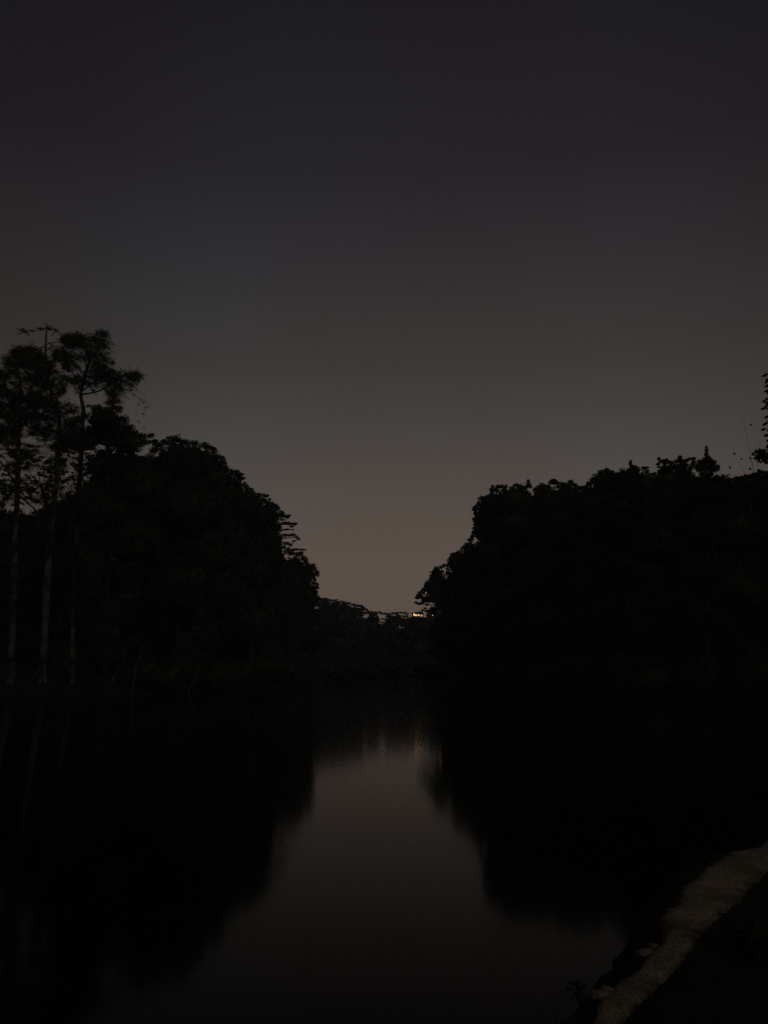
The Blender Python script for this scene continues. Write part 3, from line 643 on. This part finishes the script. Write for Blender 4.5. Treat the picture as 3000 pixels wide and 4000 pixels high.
far_tree('far skyline tree with a rounded shoulder above the small patch of sky', 310, 1400, [(1378, 2362, 12, 5), (1392, 2365, 14, 5), (1408, 2367, 12, 5), (1418, 2374, 11, 6), (1428, 2380, 9, 5), (1436, 2386, 8, 4), (1405, 2382, 22, 8), (1384, 2378, 20, 9), (1400, 2393, 24, 6), (1408, 2404, 14, 9), (1425, 2395, 14, 5), (1416, 2420, 14, 9), (1446, 2396, 10, 5), (1448, 2404, 10, 6)], lobes=[(1372, 2398, 22, 18), (1362, 2430, 45, 30), (1400, 2440, 28, 24)])
far_tree('thin far skyline tree whose flat boughs let sky patches through, left of the windows', 318, 1462, [(1446, 2391, 14, 3.5), (1462, 2393, 13, 4), (1480, 2393, 12, 4), (1456, 2402, 14, 5), (1450, 2413, 18, 7), (1483, 2392, 5, 5), (1474, 2412, 8, 5), (1492, 2399, 5, 2.2), (1466, 2402, 12, 6), (1462, 2416, 16, 9), (1440, 2420, 20, 8), (1478, 2424, 9, 8), (1512, 2408, 6, 5)], lobes=[(1445, 2440, 32, 22)])
far_tree('smaller open far skyline tree leaning over the brightest sky patches', 322, 1520, [(1500, 2396, 12, 3.5), (1515, 2399, 14, 4), (1530, 2398, 12, 3.5), (1512, 2406, 8, 2), (1497, 2418, 12, 3), (1520, 2418, 14, 5), (1488, 2430, 8, 2), (1500, 2432, 8, 2.5), (1525, 2408, 12, 6), (1535, 2415, 16, 8), (1510, 2424, 9, 6), (1478, 2440, 16, 7), (1508, 2440, 16, 7), (1552, 2412, 14, 8)], lobes=[(1530, 2442, 28, 20), (1500, 2458, 30, 14)])
far_tree('umbrella-shaped far skyline tree nearest to the left of the lit windows', 326, 1568, [(1540, 2394, 10, 3), (1556, 2393, 13, 2.5), (1575, 2393, 13, 2.5), (1588, 2397, 10, 2.5), (1550, 2399, 8, 2.5), (1592, 2404, 3, 6), (1540, 2410, 10, 5), (1562, 2408, 5, 5), (1555, 2403, 9, 4), (1580, 2408, 14, 5), (1600, 2424, 14, 8), (1575, 2438, 24, 12)], lobes=[(1560, 2428, 28, 17), (1590, 2436, 24, 16)])
far_tree('low dark far tree in front of the lit windows and their foot', 300, 1632, [(1600, 2416, 12, 4), (1615, 2413, 13, 4), (1635, 2416, 14, 4), (1655, 2416, 14, 4), (1672, 2414, 12, 5)], lobes=[(1615, 2438, 32, 22), (1660, 2440, 36, 23), (1640, 2475, 60, 30)])

# -- the far lit building and the white lamp beside it
DB = 345.0
def box(mb, c, s):
    c, s = np.array(c, float), np.array(s, float) / 2
    v = c + s * np.array([(-1, -1, -1), (1, -1, -1), (1, 1, -1), (-1, 1, -1), (-1, -1, 1), (1, -1, 1), (1, 1, 1), (-1, 1, 1)])
    mb.add(v, [(0, 3, 2, 1), (4, 5, 6, 7), (0, 1, 5, 4), (1, 2, 6, 5), (2, 3, 7, 6), (3, 0, 4, 7)])
pa, pb = P(1612, 2398, DB), P(1664, 2410, DB)
gz = float(height(np.array([(pa[0] + pb[0]) / 2]), np.array([DB + 3]))[0])
bx0, bx1, top = pa[0] - .1, pb[0] - 1.2, pa[2] + .4
house = thing('lit_building', 'far low building with glowing yellow windows under the right-bank tree tip', 'building', ((bx0 + bx1) / 2, DB + 3, gz))
m = MB(); box(m, ((bx0 + bx1) / 2, DB + 3.2, (gz - 1 + top) / 2), (bx1 - bx0, 6, top - gz + 1)); m.build('wall', M_wall, house)
m = MB(); hx0, hx1 = bx0 - .3, bx1 + .3
m.add([(hx0, DB - .3, top + .003), (hx1, DB - .3, top + .003), (hx1, DB + 6.7, top + .003), (hx0, DB + 6.7, top + .003), (hx0 + 1.5, DB + 3.2, top + .7), (hx1 - 1.5, DB + 3.2, top + .7)],
      [(0, 3, 2, 1)]); m.add([(hx0, DB - .3, top + .003), (hx1, DB - .3, top + .003), (hx1, DB + 6.7, top + .003), (hx0, DB + 6.7, top + .003), (hx0 + 1.5, DB + 3.2, top + .7), (hx1 - 1.5, DB + 3.2, top + .7)], [(0, 1, 5, 4), (2, 3, 4, 5)])
v6 = [(hx0, DB - .3, top + .003), (hx1, DB - .3, top + .003), (hx1, DB + 6.7, top + .003), (hx0, DB + 6.7, top + .003), (hx0 + 1.5, DB + 3.2, top + .7), (hx1 - 1.5, DB + 3.2, top + .7)]
m.add(v6, [(3, 0, 4), (1, 2, 5)]); m.build('roof', M_roof, house)
for x0, x1, y0, y1, mt in ((1615.5, 1619, 2396, 2405.5, M_glow2), (1619.5, 1627.5, 2400, 2405.5, M_glow2), (1628.5, 1631, 2402, 2406.5, M_glow), (1632.5, 1637, 2399.5, 2405, M_glow2), (1638, 1642, 2402, 2407, M_glow), (1645.5, 1650, 2401, 2407.5, M_lamp)):
    a, c = P(x0, y1, DB), P(x1, y0, DB)
    fr = MB(); box(fr, ((a[0] + c[0]) / 2, DB + .17, (a[2] + c[2]) / 2), (c[0] - a[0] + .1, .12, c[2] - a[2] + .1)); fo = fr.build('window', M_metal, house)
    m = MB(); box(m, ((a[0] + c[0]) / 2, DB + .09, (a[2] + c[2]) / 2), (c[0] - a[0], .05, c[2] - a[2])); m.build('pane', mt, fo)
lp = P(1690.5, 2403.5, 330)
lz = float(height(lp[0:1], lp[1:2])[0])
lamp = thing('street_lamp', 'small white lamp shining alone to the right of the lit windows', 'street lamp', (lp[0], lp[1], lz))
m = MB(); tube(m, [(lp[0], lp[1], lz - .3), (lp[0], lp[1], (lz + lp[2]) / 2), (lp[0], lp[1], lp[2] - .22)], [.09, .07, .05], 8, 0); m.build('post', M_metal, lamp)
m = MB(); m.add(lp + ICO2_V * [.24, .24, .2], ICO2_F); m.build('lamp_globe', M_lamp, lamp, True)
m = MB(); tube(m, [lp + [0, 0, .2], lp + [0, 0, .26], lp + [0, 0, .3]], [.26, .2, .03], 10, 0); m.build('lamp_cap', M_metal, lamp)
far_tree('dark far tree close behind the white lamp', 362, 1705, [(1682, 2388, 14, 5), (1700, 2384, 14, 5), (1722, 2386, 14, 5), (1672, 2396, 8, 4)], lobes=[(1690, 2410, 24, 20), (1722, 2412, 26, 22), (1705, 2440, 40, 30)], by=2460)
far_tree('far tree on the slope below the sky patches, low and dark', 270, 1480, [(1455, 2452, 16, 6), (1480, 2448, 16, 6), (1505, 2455, 16, 6), (1530, 2452, 16, 6)], lobes=[(1470, 2478, 40, 24), (1520, 2480, 40, 24), (1495, 2520, 70, 40)], by=2560)
far_tree('far tree half hidden low on the slope beside the bushy end of the left bank', 262, 1330, [(1290, 2428, 18, 7), (1320, 2422, 18, 7), (1350, 2430, 18, 7), (1380, 2440, 16, 7)], lobes=[(1305, 2455, 45, 28), (1360, 2465, 45, 28), (1330, 2520, 80, 45)], by=2560)
far_tree('far tree low on the slope underneath the lit windows', 255, 1620, [(1580, 2458, 18, 7), (1610, 2452, 18, 7), (1640, 2456, 18, 7), (1665, 2464, 16, 7)], lobes=[(1600, 2485, 45, 26), (1645, 2488, 45, 26), (1620, 2540, 80, 40)], by=2560)

# leaning stems at the water's edge on the left bank
for pts, lab in (([(520, 2652), (532, 2600), (548, 2560), (556, 2520)], 'thin pale leaning stem at the foot of the dome-shaped tree'),
                 ([(430, 2648), (455, 2628), (480, 2590), (486, 2540)], 'thin pale crooked stem left of the other leaning stems'),
                 ([(736, 2694), (752, 2664), (768, 2636), (790, 2600)], 'thin pale stem leaning over the water below the rounded tree')):
    Dd = 78 if pts[0][0] < 600 else 90
    b0 = P(*pts[0], Dd); gz = float(height(b0[0:1], b0[1:2])[0]); b0[2] = gz - .1
    r_ = thing('leaning_stem', lab, 'sapling', (b0[0], b0[1], gz), 'leaning stems at the left shore')
    m = MB(); tube(m, [b0] + [P(x, y, Dd) for x, y in pts[1:]], [.11, .09, .07, .04], 7); m.build('trunk', M_stem, r_, True)
    m = MB(); c = P(*pts[-1], Dd)
    for _ in range(5): lump(m, c + rng.normal(size=3) * .4 + [0, 0, .3], (.5, .5, .35), .2, .8)
    m.build('crown', M_leaf, r_)

# low bushes along both shores
BUSH_LEFT = ['at the foot of the dome-shaped tree, nearest on the left shore', 'under the large rounded tree on the left shore', 'under the layered tree with the jutting bough', 'between the layered and the tiered tree on the left shore', 'at the foot of the tiered tree with finger-like boughs', 'before the bushy tree ending the left bank', "last on the left shore, at the river's far corner"]
BUSH_RIGHT = ["last on the right shore, at the river's far corner", 'under the outermost low tree of the right bank', 'under the second low tree of the right bank', 'before the steep-sided tall tree on the right shore', "right of the steep-sided tree's foot", 'under the even knobbly crown on the right shore', 'under the tree with upright tufts on the right shore', 'under the flat-topped notched tree on the right shore', 'under the broad low dark tree near the right frame edge']
BUSH_END = ['leftmost across the end of the river', 'second from the left across the end of the river', 'middle one across the end of the river', 'second from the right across the end of the river', 'rightmost across the end of the river, below the lit windows']
def bush(D, px, w, h, label, grp, off=1.6):
    c = P(px, 2600, D); gz = float(height(c[0:1], c[1:2])[0])
    r_ = thing('shore_bush', label, 'bush', (c[0], c[1], gz), grp)
    m = MB()
    for _ in range(5):
        q = np.array([c[0] + rng.normal() * w * .3, c[1] + rng.normal() * w * .25, gz + h * rng.uniform(.3, .6)])
        lobe(m, q, (w * .36, w * .34, h * .42), .5, .24, .6, low=True)
    m.build('foliage', M_leaf, r_)
for i, (D, px) in enumerate(((84, 610), (96, 800), (112, 930), (130, 1030), (150, 1110), (166, 1165), (186, 1185))):
    bush(D, px, 6.5, 4.2, 'dark low bush ' + BUSH_LEFT[i], 'dark bushes along the left shore')
for i, (D, px) in enumerate(((190, 1700), (168, 1712), (146, 1790), (124, 1855), (104, 2030), (88, 2230), (74, 2440), (62, 2680), (52, 2950))):
    bush(D, px, 6.5, 4.0, 'dark low bush ' + BUSH_RIGHT[i], 'dark bushes along the right shore')
for i, (D, px) in enumerate(((212, 1330), (214, 1400), (216, 1470), (216, 1540), (214, 1600))):
    bush(D, px, 9, 4.5, 'dark low bush ' + BUSH_END[i], 'dark bushes across the end of the river')

# ------------------------------------------------------------------ the near bank
def stone(px, py, s, label, zz=BANK_Z):
    c = G(px, py, zz); gz = float(height(c[0:1], c[1:2])[0])
    m = MB()
    v = ICO3_V * (1 + .22 * (vnoise(ICO3_V[:, 0] * 3 + px, ICO3_V[:, 1] * 3 + ICO3_V[:, 2] * 2, .9, 4)[:, None] - .5) + .1 * rng.normal(size=(len(ICO3_V), 1)))
    v[:, 2] = np.clip(v[:, 2], -.7, .75)
    a = rng.uniform(0, 3); R = np.array([[math.cos(a), -math.sin(a), 0], [math.sin(a), math.cos(a), 0], [0, 0, 1]])
    m.add((v * s) @ R.T, ICO3_F)
    o = m.build('pale_stone', M_stone)
    o.location = (c[0], c[1], gz + s[2] * .25)
    tag(o, label, 'stone', 'pale stones along the dirt strip')
stone(2342, 3884, (.05, .04, .025), 'pale flat stone at the water edge, lowest along the dirt strip')
stone(2372, 3862, (.035, .03, .02), 'small pale stone just above the lowest one on the dirt strip')
stone(2524, 3716, (.06, .045, .025), 'pale flat stone at the water edge halfway along the dirt strip')
stone(2556, 3690, (.04, .03, .02), 'small pale stone touching the halfway flat stone from above')
stone(2640, 3572, (.08, .04, .02), 'long pale stone at the water edge where the dirt strip steps sideways')
stone(2990, 3222, (.05, .045, .045), 'tiny pale stone at the right frame edge above the dirt strip')
stone(2995, 3312, (.05, .04, .035), 'tiny pale stone at the right frame edge on the dirt strip')

def weed(px, py, n, L, label, up=.6, sp=.1):
    c = G(px, py, BANK_Z); gz = float(height(c[0:1], c[1:2])[0]); c[2] = gz
    r_ = thing('weed_plant', label, 'plant', c, 'weeds beside the dirt strip')
    st, lf = MB(), MB()
    for _ in range(max(3, n // 9)):
        a = random.uniform(0, 6.283); h = L * random.uniform(1.2, 2.4)
        e = c + [math.cos(a) * sp * random.uniform(.3, 1), math.sin(a) * sp * random.uniform(.3, 1), h]
        tube(st, [c + [0, 0, -.02], (c + e) / 2 + [0, 0, .03], e], [.006, .005, .002], 5)
        for k in range(9):
            t_ = .25 + .75 * k / 8; p = c + (e - c) * t_; b_ = random.uniform(0, 6.283)
            long_leaf(lf, p, np.array([math.cos(b_), math.sin(b_), random.uniform(-.3, up)]), L * random.uniform(.6, 1.1), L * .2)
    st.build('stem', M_grass, r_); lf.build('foliage', M_leaf2, r_)
weed(2905, 3700, 90, .07, 'leafy dark weed on the right-hand side of the dirt strip', sp=.16)
weed(2960, 3745, 60, .06, 'smaller dark weed behind the leafy one right of the dirt strip', sp=.14)
weed(2650, 3460, 50, .045, 'weed overhanging the water beside the widest part of the dirt strip', sp=.12)
weed(2535, 3640, 40, .04, 'low weed in the notch between the flat stone and the long stone')
weed(2270, 3905, 34, .035, 'low weed next to the lowest flat stone')
weed(2760, 3375, 50, .045, 'weed on the water side of the far end of the dirt strip', sp=.12)

# grass on the bank
pts = np.stack([rng.uniform(-1, 7, 90000), rng.uniform(1.8, 12, 90000)], 1)
d = river_dist(pts[:, 0], pts[:, 1])
def poly_in(p, poly):
    ins = np.zeros(len(p), bool)
    for a, bb in zip(poly, np.roll(poly, -1, 0)):
        ins ^= ((a[1] > p[:, 1]) != (bb[1] > p[:, 1])) & (p[:, 0] < (bb[0] - a[0]) * (p[:, 1] - a[1]) / (bb[1] - a[1] + 1e-12) + a[0])
    return ins
onpath = poly_in(pts, np.concatenate([pl, pr[::-1]]))
onpath2 = np.zeros(len(pts), bool)
for dx, dy in ((.05, 0), (-.05, 0), (0, .05), (0, -.05)): onpath2 |= poly_in(pts + [dx, dy], np.concatenate([pl, pr[::-1]]))
patch = vnoise(pts[:, 0], pts[:, 1], .5, 9)
keep = (d > .06) & ~onpath & (patch > .12)
# the low grassy rut running along the strip near the frame edge
rut = np.array([G(x, y, BANK_Z)[:2] for x, y in ((2790, 3500), (2830, 3478), (2880, 3440), (2930, 3412), (3010, 3396))])
rd = np.full(len(pts), 9.)
for a, bb in zip(rut[:-1], rut[1:]):
    ab = bb - a; tt = np.clip(((pts - a) @ ab) / (ab @ ab), 0, 1); rd = np.minimum(rd, np.hypot(*(pts - a - tt[:, None] * ab).T))
pd = np.full(len(pts), 9.)
for line in (pl, pr):
    for a, bb in zip(line[:-1], line[1:]):
        ab = bb - a; tt = np.clip(((pts - a) @ ab) / (ab @ ab), 0, 1); pd = np.minimum(pd, np.hypot(*(pts - a - tt[:, None] * ab).T))
keep |= (pd < .07 * patch + .01) & (d > .03)
keep |= (rd < .10) & (rng.uniform(size=len(pts)) < .9)
g = pts[keep]; g = g[:60000]
gz = height(g[:, 0], g[:, 1]); n = len(g)
near_path = poly_in(g, np.concatenate([pl + [-.25, .1], pr[::-1] + [.5, -.3]]))
h = rng.uniform(.05, .14, n) * np.where(near_path, .25, 1.0); a = rng.uniform(0, 2 * np.pi, n); lean = rng.uniform(.1, .7, n) * h
b0 = np.stack([g[:, 0], g[:, 1], gz - .01], 1); wv = np.stack([np.cos(a), np.sin(a), 0 * a], 1) * (.003 + .004 * rng.random((n, 1)))
tl = np.stack([-np.sin(a) * lean, np.cos(a) * lean, h], 1)
v = np.stack([b0 - wv, b0 + wv, b0 + tl * [.45, .45, .6] + wv * .7, b0 + tl, b0 + tl * [.45, .45, .6] - wv * .7], 1)
m = MB(); i = np.arange(n)[:, None] * 5
m.add(v.reshape(-1, 3), np.concatenate([i, i + 1, i + 2, i + 4], 1)); m2 = np.concatenate([i + 4, i + 2, i + 3], 1); m.f.setdefault(3, []).append(m2)
stuff(m.build('grass', M_grass), 'short dark grass growing on the near bank on both sides of the dirt strip', 'grass')

# ------------------------------------------------------------------ night air
mh = bpy.data.materials.new('night_haze'); mh.use_nodes = True
t = mh.node_tree; t.nodes.clear()
pv = N(t, 'ShaderNodeVolumePrincipled'); pv.inputs['Color'].default_value = (.86, .93, 1, 1)
pv.inputs['Density'].default_value = .0008; pv.inputs['Anisotropy'].default_value = .2
ho = N(t, 'ShaderNodeOutputMaterial'); t.links.new(pv.outputs[0], ho.inputs['Volume'])
m = MB(); box(m, (0, 0, 24.3), (5700, 5700, 53.4))
o = m.build('haze', mh); stuff(o, 'thin night haze hanging over the river and the woods', 'haze')
